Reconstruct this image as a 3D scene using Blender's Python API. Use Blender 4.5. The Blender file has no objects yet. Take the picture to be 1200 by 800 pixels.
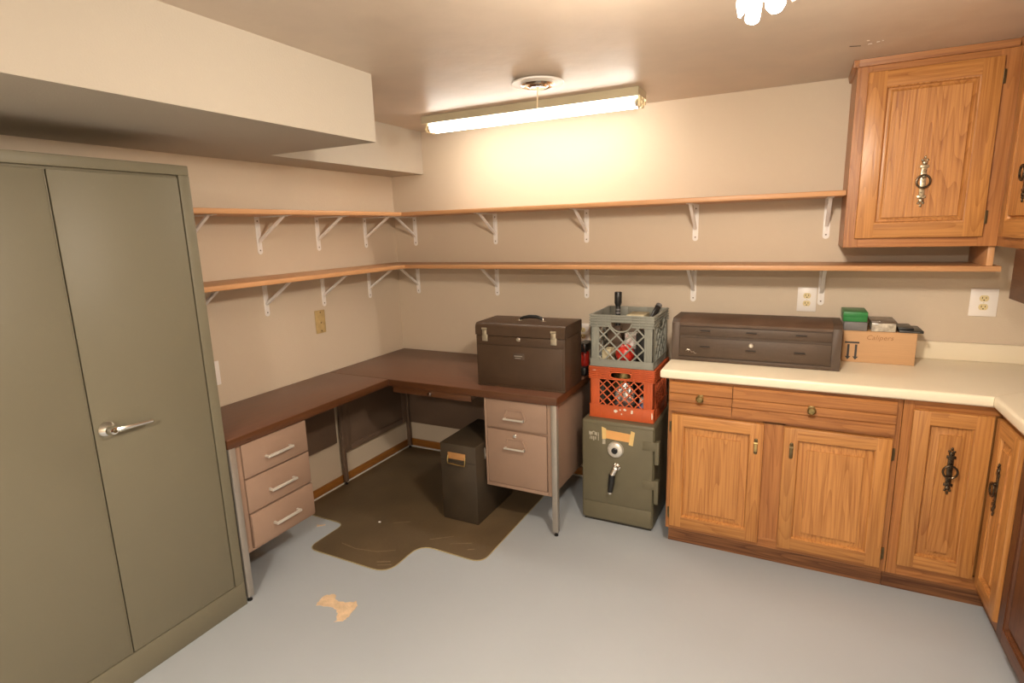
import bpy, bmesh, math, random
from mathutils import Vector, Matrix, noise

# ------------------------------------------------------------------ camera, world, exposure
SC = bpy.context.scene
COL = SC.collection
cam = bpy.data.cameras.new('camera')
cam.sensor_fit = 'HORIZONTAL'; cam.sensor_width = 36.0
cam.lens = 19.6434
cam.clip_start = 0.02
camo = bpy.data.objects.new('camera', cam); COL.objects.link(camo)
yaw, pitch, roll = CAMROT = (0.47, -0.1975, -0.0296)
fwd = Vector((-math.sin(yaw)*math.cos(pitch), math.cos(yaw)*math.cos(pitch), math.sin(pitch)))
rt = Vector((math.cos(yaw), math.sin(yaw), 0)); up = rt.cross(fwd)
r2 = math.cos(roll)*rt + math.sin(roll)*up
u2 = -math.sin(roll)*rt + math.cos(roll)*up
mw = Matrix((r2, u2, -fwd)).transposed().to_4x4()
mw.translation = Vector((2.5055, -3.1871, 1.566))
camo.matrix_world = mw
SC.camera = camo
world = bpy.data.worlds.new('world'); SC.world = world
world.use_nodes = True
world.node_tree.nodes['Background'].inputs[0].default_value = (0.5, 0.45, 0.4, 1)
world.node_tree.nodes['Background'].inputs[1].default_value = 0.05
SC.view_settings.view_transform = 'Standard'
SC.view_settings.look = 'None'
SC.view_settings.gamma = 1.0
SC.view_settings.use_curve_mapping = False
SC.view_settings.exposure = 0.42
TUBE_STRENGTH = 16.5
CLUSTER_WATTS = 62.0
SHADE_STRENGTH = 12.0
ROOM_WATTS = 78.0

# ------------------------------------------------------------------ mesh builder
WLOC = {}

class MB:
    """collects shapes, build() links them as ONE mesh object"""
    def __init__(self, T=None):
        self.bm = bmesh.new(); self.T = T
    def _fin(self, verts, smooth=False):
        if self.T:
            for v in verts: v.co = Vector(self.T(*v.co))
        if smooth:
            fs = set()
            for v in verts: fs.update(v.link_faces)
            for f in fs: f.smooth = True
    def box(self, x0, x1, y0, y1, z0, z1, bev=0.0, seg=2):
        r = bmesh.ops.create_cube(self.bm, size=1.0)
        vs = r['verts']
        for v in vs:
            v.co = Vector((x0+(v.co.x+.5)*(x1-x0), y0+(v.co.y+.5)*(y1-y0), z0+(v.co.z+.5)*(z1-z0)))
        if bev > 0:
            es = list({e for v in vs for e in v.link_edges})
            fs0 = set(self.bm.faces)
            rr = bmesh.ops.bevel(self.bm, geom=es, offset=bev, segments=seg, affect='EDGES', profile=0.5, clamp_overlap=True)
            vs = list({v for f in rr['faces'] for v in f.verts} | {v for v in vs if v.is_valid})
            more = set(vs)
            for v in vs:
                for f in v.link_faces: more.update(f.verts)
            vs = list(more)
        self._fin(vs)
        return self
    def prism(self, pts, axis, a0, a1, bev=0.0, seg=2, filt=None):
        def P(p, a):
            if axis == 'x': return (a, p[0], p[1])
            if axis == 'y': return (p[0], a, p[1])
            return (p[0], p[1], a)
        v0 = [self.bm.verts.new(P(p, a0)) for p in pts]
        v1 = [self.bm.verts.new(P(p, a1)) for p in pts]
        n = len(pts)
        self.bm.faces.new(v0); self.bm.faces.new(list(reversed(v1)))
        for i in range(n):
            self.bm.faces.new((v0[i], v1[i], v1[(i+1) % n], v0[(i+1) % n]))
        vs = v0+v1
        bmesh.ops.recalc_face_normals(self.bm, faces=list({f for v in vs for f in v.link_faces}))
        if bev > 0:
            es = list({e for v in vs for e in v.link_edges})
            if filt: es = [e for e in es if filt(e.verts[0].co, e.verts[1].co)]
            rr = bmesh.ops.bevel(self.bm, geom=es, offset=bev, segments=seg, affect='EDGES', profile=0.5, clamp_overlap=True)
            more = {v for v in vs if v.is_valid} | {v for f in rr['faces'] for v in f.verts}
            vs = list(more)
        self._fin(vs)
        return self
    def lathe(self, prof, c, axis='z', n=20, smooth=True):
        rings = []
        allv = []
        for r, h in prof:
            ring = []
            if r < 1e-6:
                ring = [self._pt(c, axis, 0, 0, h)]
            else:
                for i in range(n):
                    t = 2*math.pi*i/n
                    ring.append(self._pt(c, axis, r*math.cos(t), r*math.sin(t), h))
            rings.append(ring); allv += ring
        fs = []
        for a, b in zip(rings, rings[1:]):
            if len(a) == 1 and len(b) == 1: continue
            for i in range(n):
                j = (i+1) % n
                if len(a) == 1: q = (a[0], b[i], b[j])
                elif len(b) == 1: q = (a[i], b[0], a[j])
                else: q = (a[i], b[i], b[j], a[j])
                fs.append(self.bm.faces.new(q))
        for ring in (rings[0], rings[-1]):
            if len(ring) > 1: fs.append(self.bm.faces.new(ring))
        bmesh.ops.recalc_face_normals(self.bm, faces=fs)
        for f in fs: f.smooth = smooth and len(f.verts) <= 4
        if self.T:
            for v in allv: v.co = Vector(self.T(*v.co))
        return self
    def _pt(self, c, axis, a, b, h):
        if axis == 'z': p = (c[0]+a, c[1]+b, c[2]+h)
        elif axis == 'y': p = (c[0]+a, c[1]+h, c[2]+b)
        else: p = (c[0]+h, c[1]+a, c[2]+b)
        return self.bm.verts.new(p)
    def cyl(self, p0, p1, r0, r1=None, n=14, smooth=True):
        r1 = r0 if r1 is None else r1
        p0 = Vector(p0); p1 = Vector(p1); d = (p1-p0).normalized()
        u = d.orthogonal().normalized(); w = d.cross(u)
        A = [self.bm.verts.new(p0+r0*(math.cos(2*math.pi*i/n)*u+math.sin(2*math.pi*i/n)*w)) for i in range(n)]
        B = [self.bm.verts.new(p1+r1*(math.cos(2*math.pi*i/n)*u+math.sin(2*math.pi*i/n)*w)) for i in range(n)]
        for i in range(n):
            f = self.bm.faces.new((A[i], A[(i+1) % n], B[(i+1) % n], B[i])); f.smooth = smooth
        self.bm.faces.new(list(reversed(A))); self.bm.faces.new(B)
        if self.T:
            for v in A+B: v.co = Vector(self.T(*v.co))
        return self
    def tube(self, pts, r, n=8, closed=False, smooth=True):
        pts = [Vector(p) for p in pts]; m = len(pts); rings = []
        prev = None
        for i, p in enumerate(pts):
            if closed: d = pts[(i+1) % m]-pts[i-1]
            else: d = pts[min(i+1, m-1)]-pts[max(i-1, 0)]
            d.normalize()
            if prev is None: u = d.orthogonal().normalized()
            else:
                u = prev-d*prev.dot(d)
                u = u.normalized() if u.length > 1e-6 else d.orthogonal().normalized()
            prev = u; w = d.cross(u)
            rr = r[i] if isinstance(r, (list, tuple)) else r
            rings.append([self.bm.verts.new(p+rr*(math.cos(2*math.pi*k/n)*u+math.sin(2*math.pi*k/n)*w)) for k in range(n)])
        for i in range(m if closed else m-1):
            A = rings[i]; B = rings[(i+1) % m]
            for k in range(n):
                f = self.bm.faces.new((A[k], A[(k+1) % n], B[(k+1) % n], B[k])); f.smooth = smooth
        if not closed:
            self.bm.faces.new(list(reversed(rings[0]))); self.bm.faces.new(rings[-1])
        if self.T:
            for R in rings:
                for v in R: v.co = Vector(self.T(*v.co))
        return self
    def ball(self, c, r, s=(1, 1, 1), sub=3, jitter=0.0, seed=0, smooth=True):
        rr = bmesh.ops.create_icosphere(self.bm, subdivisions=sub, radius=1.0)
        c = Vector(c)
        for v in rr['verts']:
            k = 1.0
            if jitter: k += jitter*noise.noise(v.co*2.6+Vector((seed*7.1, seed*3.3, 1.7)))+jitter*.5*noise.noise(v.co*6.0+Vector((seed, 0, 0)))
            v.co = c+Vector((v.co.x*s[0], v.co.y*s[1], v.co.z*s[2]))*r*k
        self._fin(rr['verts'], smooth)
        return self
    def field(self, a0, a1, z0, z1, rings):
        """nested rectangles (inset, depth) from the outside in, closed by a flat middle; coordinates (a, d, z)"""
        V = [[self.bm.verts.new(p) for p in ((a0+i, d, z0+i), (a1-i, d, z0+i), (a1-i, d, z1-i), (a0+i, d, z1-i))] for i, d in rings]
        fs = []
        for A, B in zip(V, V[1:]):
            for k in range(4):
                fs.append(self.bm.faces.new((A[k], A[(k+1) % 4], B[(k+1) % 4], B[k])))
        fs.append(self.bm.faces.new(V[-1])); fs.append(self.bm.faces.new(V[0]))
        bmesh.ops.recalc_face_normals(self.bm, faces=fs)
        self._fin([v for L in V for v in L])
        return self
    def build(self, name, mat, parent=None, label=None, cat=None, group=None, kind=None, angle=35, origin=None):
        bm = self.bm
        bmesh.ops.recalc_face_normals(bm, faces=bm.faces[:])
        lo = Vector((1e9,)*3); hi = Vector((-1e9,)*3)
        for v in bm.verts:
            for k in range(3):
                lo[k] = min(lo[k], v.co[k]); hi[k] = max(hi[k], v.co[k])
        c = Vector(origin) if origin else (lo+hi)/2
        if parent is None and origin is None: c.z = lo.z
        for v in bm.verts: v.co -= c
        me = bpy.data.meshes.new(name); bm.to_mesh(me); bm.free()
        me.set_sharp_from_angle(angle=math.radians(angle))
        me.materials.append(mat)
        o = bpy.data.objects.new(name, me); COL.objects.link(o)
        WLOC[o] = c
        if parent is not None:
            o.parent = parent; o.location = c-WLOC[parent]
        else: o.location = c
        tag(o, label, cat, group, kind)
        return o

def tag(o, label=None, cat=None, group=None, kind=None):
    if label: o['label'] = label
    if cat: o['category'] = cat
    if group: o['group'] = group
    if kind: o['kind'] = kind
    return o

def thing(name, loc, label, cat, group=None):
    o = bpy.data.objects.new(name, None); COL.objects.link(o)
    o.empty_display_size = 0.1
    o.location = loc; WLOC[o] = Vector(loc)
    return tag(o, label, cat, group)

def children(o): return [c for c in bpy.data.objects if c.parent == o]

def copy_tree(o, kids, parent=None):
    c = o.copy(); COL.objects.link(c)
    if parent is not None: c.parent = parent
    for ch in kids.get(o.name, []): copy_tree(ch, kids, c)
    return c

def kid_map():
    k = {}
    for o in bpy.data.objects:
        if o.parent: k.setdefault(o.parent.name, []).append(o)
    return k

# ------------------------------------------------------------------ materials
def nodes(name):
    m = bpy.data.materials.new(name); m.use_nodes = True
    nt = m.node_tree; return m, nt, nt.nodes['Principled BSDF']

def lin(r, g, b):
    f = lambda c: (c/255/12.92 if c/255 <= .04045 else ((c/255+.055)/1.055)**2.4)
    return (f(r), f(g), f(b))

def pbr(name, rgb, rough=.5, metal=0.0, var=.08, scale=6.0, bump=0.0, bscale=120.0, spec=None, stretch=None, rvar=.08, coat=0.0):
    m, nt, b = nodes(name)
    tc = nt.nodes.new('ShaderNodeTexCoord'); mp = nt.nodes.new('ShaderNodeMapping')
    nt.links.new(tc.outputs['Object'], mp.inputs[0])
    if stretch: mp.inputs['Scale'].default_value = stretch
    n = nt.nodes.new('ShaderNodeTexNoise'); n.inputs['Scale'].default_value = scale; n.inputs['Detail'].default_value = 5
    nt.links.new(mp.outputs[0], n.inputs['Vector'])
    r = nt.nodes.new('ShaderNodeValToRGB')
    r.color_ramp.elements[0].position = .3; r.color_ramp.elements[1].position = .7
    r.color_ramp.elements[0].color = tuple(max(0, c*(1-var)) for c in rgb)+(1,)
    r.color_ramp.elements[1].color = tuple(min(1, c*(1+var)) for c in rgb)+(1,)
    nt.links.new(n.outputs['Fac'], r.inputs[0]); nt.links.new(r.outputs[0], b.inputs['Base Color'])
    mr = nt.nodes.new('ShaderNodeMapRange'); mr.inputs[3].default_value = max(0, rough-rvar); mr.inputs[4].default_value = min(1, rough+rvar)
    nt.links.new(n.outputs['Fac'], mr.inputs[0]); nt.links.new(mr.outputs[0], b.inputs['Roughness'])
    b.inputs['Metallic'].default_value = metal
    if spec is not None: b.inputs['Specular IOR Level'].default_value = spec
    if coat: b.inputs['Coat Weight'].default_value = coat; b.inputs['Coat Roughness'].default_value = .15
    if bump:
        n2 = nt.nodes.new('ShaderNodeTexNoise'); n2.inputs['Scale'].default_value = bscale; n2.inputs['Detail'].default_value = 4
        nt.links.new(mp.outputs[0], n2.inputs['Vector'])
        bp = nt.nodes.new('ShaderNodeBump'); bp.inputs['Strength'].default_value = bump; bp.inputs['Distance'].default_value = .01
        nt.links.new(n2.outputs['Fac'], bp.inputs['Height']); nt.links.new(bp.outputs[0], b.inputs['Normal'])
    return m

def oak(name, axis, light, dark, rough=.38, contrast=1.0, cathedral=.34):
    m, nt, b = nodes(name)
    N = nt.nodes.new; L = nt.links.new
    tc = N('ShaderNodeTexCoord'); oi = N('ShaderNodeObjectInfo')
    off = N('ShaderNodeVectorMath'); off.operation = 'ADD'
    sc = N('ShaderNodeMath'); sc.operation = 'MULTIPLY'; sc.inputs[1].default_value = 7.3
    L(oi.outputs['Random'], sc.inputs[0]); L(tc.outputs['Object'], off.inputs[0]); L(sc.outputs[0], off.inputs[1])
    def mapped(across, along):
        mp = N('ShaderNodeMapping'); s = [across]*3; s['xyz'.index(axis)] = along
        mp.inputs['Scale'].default_value = s; L(off.outputs[0], mp.inputs[0]); return mp
    m1 = mapped(6.0, .50)
    w = N('ShaderNodeTexNoise'); w.inputs['Scale'].default_value = 1.1; w.inputs['Detail'].default_value = 2.0; w.inputs['Roughness'].default_value = .45
    L(m1.outputs[0], w.inputs['Vector'])
    mul = N('ShaderNodeMath'); mul.operation = 'MULTIPLY'; mul.inputs[1].default_value = 24.0; L(w.outputs['Fac'], mul.inputs[0])
    fr = N('ShaderNodeMath'); fr.operation = 'FRACT'; L(mul.outputs[0], fr.inputs[0])
    rings = N('ShaderNodeMath'); rings.operation = 'POWER'; rings.inputs[1].default_value = 3.0; L(fr.outputs[0], rings.inputs[0])
    m2 = mapped(120.0, 3.0)
    p = N('ShaderNodeTexNoise'); p.inputs['Scale'].default_value = 1.0; p.inputs['Detail'].default_value = 3
    L(m2.outputs[0], p.inputs['Vector'])
    pr = N('ShaderNodeMapRange'); pr.inputs[1].default_value = .42; pr.inputs[2].default_value = .68; L(p.outputs['Fac'], pr.inputs[0])
    m3 = mapped(14.0, 1.2)
    q = N('ShaderNodeTexNoise'); q.inputs['Scale'].default_value = 1.0; q.inputs['Detail'].default_value = 3
    L(m3.outputs[0], q.inputs['Vector'])
    a1 = N('ShaderNodeMath'); a1.operation = 'MULTIPLY'; L(rings.outputs[0], a1.inputs[0]); a1.inputs[1].default_value = cathedral*contrast
    a2 = N('ShaderNodeMath'); a2.operation = 'MULTIPLY_ADD'; L(pr.outputs[0], a2.inputs[0]); a2.inputs[1].default_value = .50*contrast; L(a1.outputs[0], a2.inputs[2])
    a3 = N('ShaderNodeMath'); a3.operation = 'MULTIPLY_ADD'; L(q.outputs['Fac'], a3.inputs[0]); a3.inputs[1].default_value = .5*contrast; L(a2.outputs[0], a3.inputs[2])
    sub = N('ShaderNodeMath'); sub.operation = 'SUBTRACT'; L(a3.outputs[0], sub.inputs[0]); sub.inputs[1].default_value = .18; sub.use_clamp = True
    mix = N('ShaderNodeMix'); mix.data_type = 'RGBA'
    L(sub.outputs[0], mix.inputs['Factor']); mix.inputs[6].default_value = light+(1,); mix.inputs[7].default_value = dark+(1,)
    hv = N('ShaderNodeHueSaturation'); mrv = N('ShaderNodeMapRange'); mrv.inputs[3].default_value = .92; mrv.inputs[4].default_value = 1.07
    L(oi.outputs['Random'], mrv.inputs[0]); L(mrv.outputs[0], hv.inputs['Value']); L(mix.outputs[2], hv.inputs['Color'])
    L(hv.outputs[0], b.inputs['Base Color'])
    b.inputs['Roughness'].default_value = rough
    bp = N('ShaderNodeBump'); bp.inputs['Strength'].default_value = .12; bp.inputs['Distance'].default_value = .002; bp.invert = True
    L(pr.outputs[0], bp.inputs['Height']); L(bp.outputs[0], b.inputs['Normal'])
    return m

def emit(name, rgb, s):
    m, nt, b = nodes(name)
    b.inputs['Base Color'].default_value = (.9, .9, .88, 1)
    b.inputs['Emission Color'].default_value = tuple(rgb)+(1,)
    b.inputs['Emission Strength'].default_value = s
    # faint unevenness of the glow, as glass tubes and shades have
    n = nt.nodes.new('ShaderNodeTexNoise'); n.inputs['Scale'].default_value = 3
    mr = nt.nodes.new('ShaderNodeMapRange'); mr.inputs[3].default_value = s*.97; mr.inputs[4].default_value = s*1.03
    nt.links.new(n.outputs['Fac'], mr.inputs[0]); nt.links.new(mr.outputs[0], b.inputs['Emission Strength'])
    return m

OL, OD = (.50, .232, .066), (.235, .076, .015)       # oak light / dark grain
FL, FD = (.41, .172, .050), (.20, .064, .014)       # frames a little redder
M = {}
for ax in 'xyz':
    M['oak_'+ax] = oak('oak_'+ax, ax, OL, OD)
    M['oakf_'+ax] = oak('oak_frame_'+ax, ax, FL, FD)
    M['oakd_'+ax] = oak('oak_dark_'+ax, ax, (.125, .042, .013), (.055, .017, .007), rough=.42)
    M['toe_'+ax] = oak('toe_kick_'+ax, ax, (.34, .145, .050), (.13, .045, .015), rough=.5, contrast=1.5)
    M['shelf_'+ax] = oak('shelf_wood_'+ax, ax, (.54, .285, .130), (.45, .215, .085), rough=.42, contrast=.5, cathedral=.25)
M['oakp_z'] = oak('oak_panel_z', 'z', (.52, .242, .071), (.26, .088, .019), cathedral=.42)
M['base_x'] = oak('baseboard_wood_x', 'x', (.36, .15, .03), (.24, .085, .015), rough=.35)
M['base_y'] = oak('baseboard_wood_y', 'y', (.36, .15, .03), (.24, .085, .015), rough=.35)
M['wall'] = pbr('wall_paint', (.60, .505, .39), .75, var=.025, scale=1.6, bump=.12, bscale=160)
M['ceiling'] = pbr('ceiling_paint', (.53, .440, .352), .42, var=.06, scale=6, bump=.20, bscale=10)
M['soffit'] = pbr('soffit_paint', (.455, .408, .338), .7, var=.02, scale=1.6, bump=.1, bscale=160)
M['floor'] = pbr('floor_paint', (.395, .430, .462), .42, var=.05, scale=1.3, bump=.05, bscale=30, rvar=.07)
M['bare'] = pbr('bare_concrete', (.68, .50, .32), .8, var=.18, scale=22, bump=.3, bscale=80)
M['laminate'] = pbr('desk_laminate', (.150, .070, .042), .36, var=.12, scale=1.0, stretch=(4, 60, 60), rvar=.04)
M['laminate_y'] = pbr('desk_laminate_y', (.150, .070, .042), .36, var=.12, scale=1.0, stretch=(60, 4, 60), rvar=.04)
M['desk_edge'] = pbr('desk_edge', (.085, .032, .012), .3, var=.15, scale=1.0, stretch=(4, 4, 60))
M['desk_tan'] = pbr('desk_tan_steel', (.295, .195, .14), .42, var=.04, scale=3, bump=.03, bscale=300)
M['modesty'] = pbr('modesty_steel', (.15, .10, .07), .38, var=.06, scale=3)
M['leg'] = pbr('leg_steel', (.40, .37, .33), .32, metal=.55, var=.06, scale=10)
M['chrome'] = pbr('chrome', (.80, .78, .74), .14, metal=1, var=.03, scale=10, rvar=.04)
M['bar'] = pbr('pull_metal', (.72, .70, .64), .34, metal=.55, var=.04, scale=12)
M['latch'] = pbr('latch_nickel', (.50, .44, .33), .32, metal=.75, var=.2, scale=60)
M['steel'] = pbr('brushed_steel', (.66, .63, .58), .3, metal=1, var=.05, scale=10)
M['locker'] = pbr('locker_green', (.166, .151, .104), .46, var=.045, scale=1.6, spec=.3, bump=.025, bscale=200, rvar=.06)
M['mat'] = pbr('mat_vinyl', (.120, .083, .044), .5, var=.18, scale=3.5, bump=.08, bscale=60)
M['mat_edge'] = pbr('mat_edge', (.34, .28, .14), .5, var=.1)
M['scuff'] = pbr('mat_scuff', (.26, .19, .11), .6, var=.2, scale=40)
M['chest'] = pbr('chest_brown', (.062, .037, .022), .38, var=.1, scale=9, bump=.06, bscale=500, spec=.3)
M['chest2'] = pbr('chest_brown_worn', (.068, .044, .029), .5, var=.16, scale=7, bump=.06, bscale=500)
M['chest_top'] = pbr('chest_top_worn', (.088, .052, .032), .48, var=.25, scale=8)
M['filebox'] = pbr('filebox_brown', (.046, .033, .020), .5, var=.16, scale=8, bump=.05, bscale=400)
M['safe'] = pbr('safe_olive', (.135, .120, .074), .45, var=.08, scale=6, bump=.08, bscale=260)
M['safe_dark'] = pbr('safe_dark', (.03, .026, .018), .6, var=.1)
M['black'] = pbr('black_plastic', (.012, .012, .012), .35, var=.1)
M['black_metal'] = pbr('antique_bronze', (.085, .062, .040), .28, metal=.85, var=.35, scale=60)
M['silver_brass'] = pbr('tarnished_silver', (.36, .31, .22), .3, metal=.8, var=.55, scale=110)
M['knob_brass'] = pbr('knob_brass', (.30, .225, .095), .32, metal=.9, var=.3, scale=90)
M['leather'] = pbr('orange_leather', (.40, .20, .07), .5, var=.15, scale=30)
M['brass'] = pbr('old_brass', (.50, .38, .16), .30, metal=.9, var=.2, scale=40)
M['brass_dark'] = pbr('brass_dark', (.16, .12, .06), .4, metal=.8, var=.2, scale=40)
M['counter'] = pbr('counter_laminate', (.80, .715, .55), .34, var=.02, scale=4, rvar=.03)
M['white'] = pbr('white_paint', (.80, .77, .73), .4, var=.03, scale=20)
M['bracket'] = pbr('bracket_white', (.84, .81, .78), .42, var=.05, scale=30)
M['plate'] = pbr('plate_white', (.84, .80, .76), .3, var=.02)
M['ivory'] = pbr('ivory_plastic', (.72, .60, .33), .35, var=.04)
M['oldplate'] = pbr('plate_old_ivory', (.50, .36, .16), .45, var=.12, scale=40)
M['dark'] = pbr('dark_slot', (.02, .015, .01), .7, var=.1)
M['grey_crate'] = pbr('crate_grey', (.235, .24, .205), .5, var=.08, scale=10)
M['red_crate'] = pbr('crate_red', (.52, .098, .026), .45, var=.14, scale=9)
M['smear'] = pbr('white_smear', (.75, .70, .60), .7, var=.1)
M['card'] = pbr('cardboard', (.54, .325, .165), .75, var=.04, scale=4, stretch=(2, 2, 60), bump=.03)
M['ink'] = pbr('black_ink', (.035, .035, .038), .6, var=.1)
M['pencil'] = pbr('marker_brown', (.33, .165, .07), .7, var=.15)
M['green'] = pbr('green_card', (.018, .19, .045), .4, var=.06)
M['grey'] = pbr('grey_plastic', (.15, .145, .145), .45, var=.06)
M['clear_white'] = pbr('clouded_plastic', (.42, .38, .31), .22, var=.45, scale=45, coat=.5)
M['lid_brown'] = pbr('smoked_lid', (.11, .075, .05), .3, var=.12)
M['red'] = pbr('red_plastic', (.55, .030, .018), .3, var=.08)
M['cream'] = pbr('cream_card', (.52, .45, .29), .6, var=.06)
M['bluegrey'] = pbr('bluegrey_card', (.15, .185, .21), .5, var=.08)
M['foil'] = pbr('crumpled_foil', (.62, .60, .58), .22, metal=.75, var=.35, scale=30, bump=.5, bscale=45)
M['blue'] = pbr('blue_label', (.10, .14, .30), .4, var=.3, scale=30)
M['tape'] = pbr('masking_tape', (.70, .50, .20), .6, var=.06, scale=30)
M['paper'] = pbr('orange_paper', (.72, .38, .13), .65, var=.05, scale=20)
M['sticker'] = pbr('worn_sticker', (.40, .37, .29), .5, var=.25, scale=80)
M['light_housing'] = pbr('fixture_enamel', (.50, .44, .30), .35, var=.04)
M['socket'] = pbr('lamp_socket', (.78, .66, .42), .4, var=.04)
M['tube'] = emit('fluorescent_tube', (1.0, .93, .83), TUBE_STRENGTH)
M['shade'] = emit('glowing_glass', (1.0, .90, .76), SHADE_STRENGTH)
M['cord'] = pbr('pull_cord', (.72, .58, .38), .7, var=.05)

# ------------------------------------------------------------------ room shell
H, B = 2.209, 1.942
XR_WALL, YF = 3.83, -5.2
def slab(name, x0, x1, y0, y1, z0, z1, mat):
    return MB().box(x0, x1, y0, y1, z0, z1).build(name, mat, kind='structure')
floor = slab('floor', -.1, XR_WALL+.1, YF-.1, .1, -.1, 0, M['floor'])
ceil = slab('ceiling', -.1, XR_WALL+.1, YF-.1, .1, H, H+.1, M['ceiling'])
slab('wall_left', -.1, 0, YF-.1, .1, 0, H, M['wall'])
slab('wall_back', 0, XR_WALL, 0, .1, 0, H, M['wall'])
slab('wall_right', XR_WALL, XR_WALL+.1, YF-.1, .1, 0, H, M['wall'])
slab('wall_front', 0, XR_WALL, YF-.1, YF, 0, H, M['wall'])
slab('ceiling_soffit', 0, .899, YF, -1.231, B, H, M['soffit'])
slab('ceiling_soffit', 0, .264, -1.231, 0, B, H, M['soffit'])
MB().box(0, .012, -1.9, 0, .010, .060, .003).build('baseboard_left', M['base_y'], kind='structure')
MB().box(.012, 1.95, -.012, 0, .010, .062, .003).build('baseboard_back', M['base_x'], kind='structure')
MB().box(0, .016, -1.9, 0, 0, .007, .002).build('trim_1', M['bracket'], kind='structure')
MB().box(.016, 1.95, -.016, 0, 0, .007, .002).build('trim_2', M['bracket'], kind='structure')

def patch(pts, name, mat, parent, z, up=1, th=.0012, **kw):
    m = MB(); m.prism(pts, 'z', z, z+up*th); return m.build(name, mat, parent, **kw)
random.seed(4)
def ragged(pts, n=4, amp=.006):
    out = []
    for i, p in enumerate(pts):
        q = pts[(i+1) % len(pts)]
        for k in range(n):
            t = k/n
            out.append((p[0]+(q[0]-p[0])*t+random.uniform(-amp, amp), p[1]+(q[1]-p[1])*t+random.uniform(-amp, amp)))
    return out
# bare patch where the floor paint has come off (outline measured on the floor)
patch(ragged([(.752, -1.668), (.735, -1.640), (.738, -1.598), (.772, -1.578), (.806, -1.610), (.850, -1.604), (.892, -1.575),
              (.917, -1.600), (.928, -1.665), (.930, -1.700), (.900, -1.716), (.888, -1.690), (.858, -1.655), (.816, -1.648)], 4, .005),
      'bare_patch', M['bare'], floor, 0.0001, label='tan patch of bare concrete where the grey paint peeled')
patch(ragged([(.235, -1.165), (.262, -1.150), (.280, -1.142), (.275, -1.160), (.25, -1.180)], 3, .004), 'bare_patch', M['bare'], floor, 0.0001)
for (x, y) in ((2.02, -1.62), (2.10, -1.78), (2.53, -1.95)):
    patch(ragged([(x, y), (x+.008, y), (x+.008, y+.008), (x, y+.008)], 2, .002), 'paint_speck', M['dark'], floor, 0.0001)
# scratch in the ceiling paint
MB().prism([(2.640, -.556), (2.676, -.540), (2.677, -.536), (2.638, -.551)], 'z', H-.0012, H-.0001).build('ceiling_scratch', M['dark'], ceil)
for (x, y, s) in ((2.70, -.55, .012), (2.725, -.562, .008), (2.69, -.60, .010), (2.74, -.57, .007)):
    MB().prism(ragged([(x, y), (x+s, y), (x+s, y+s*.5), (x, y+s*.5)], 2, .002), 'z', H-.0012, H-.0001).build('paint_chip', M['white'], ceil)

# ------------------------------------------------------------------ storage locker
def build_locker():
    t = thing('storage_locker', (.23, -2.246, 0), 'tall olive green steel locker with two doors against the left wall', 'locker')
    y0, y1, h, F = -2.705, -1.787, 1.833, .463
    MB().box(0.004, F-.014, y0, y1, 0.0, h-.002, .002).build('body', M['locker'], t)
    MB().box(F-.0145, F, y0, y1, 1.797, h, .003).build('top_rail', M['locker'], t)
    MB().box(F-.0145, F, y0, y1, 0.0, .107, .003).build('bottom_rail', M['locker'], t)
    for a, b in ((y0, y0+.043), (-1.829, y1)):
        MB().box(F-.0145, F, a, b, .107, 1.797, .003).build('side_rail', M['locker'], t)
    for k, (a, b) in enumerate(((y0+.046, -2.2475), (-2.2435, -1.8325))):
        d = MB().box(F-.0135, F-.0015, a, b, .110, 1.788, .003).build('door', M['locker'], t)
        if k == 1:
            m = MB()
            m.lathe([(.030, 0), (.031, .006), (.026, .014), (.018, .022), (.017, .036), (.012, .044), (0, .046)], (F-.0015, -2.203, .944), 'x', 20)
            hdl = m.build('lever_handle', M['chrome'], d, label='chrome lever handle')
            m = MB()
            m.tube([(F+.030, -2.203, .944), (F+.036, -2.19, .945), (F+.036, -2.14, .942), (F+.034, -2.075, .938)], [.011, .011, .009, .007], 10)
            m.build('lever_bar', M['chrome'], t)
            MB().lathe([(.006, 0), (.006, .003), (0, .003)], (F+.0445, -2.203, .944), 'x', 12).build('keyhole', M['brass_dark'], t)
        else:
            MB().box(F-.0016, F+.0003, b-.004, b-.001, .112, 1.786).build('door_lip', M['locker'], d)
build_locker()

# ------------------------------------------------------------------ desks
def square_leg(t, x, y, top, w=.015, mat='leg', zb=0.0):
    m = MB().box(x-w, x+w, y-w, y+w, .022, top, .003)
    l = m.build('leg', M[mat], t)
    f = MB().cyl((x, y, zb), (x, y, zb+.006), .011).cyl((x, y, .006), (x, y, .024), .005)
    f.build('leg_glide', M['black'], l)

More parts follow.
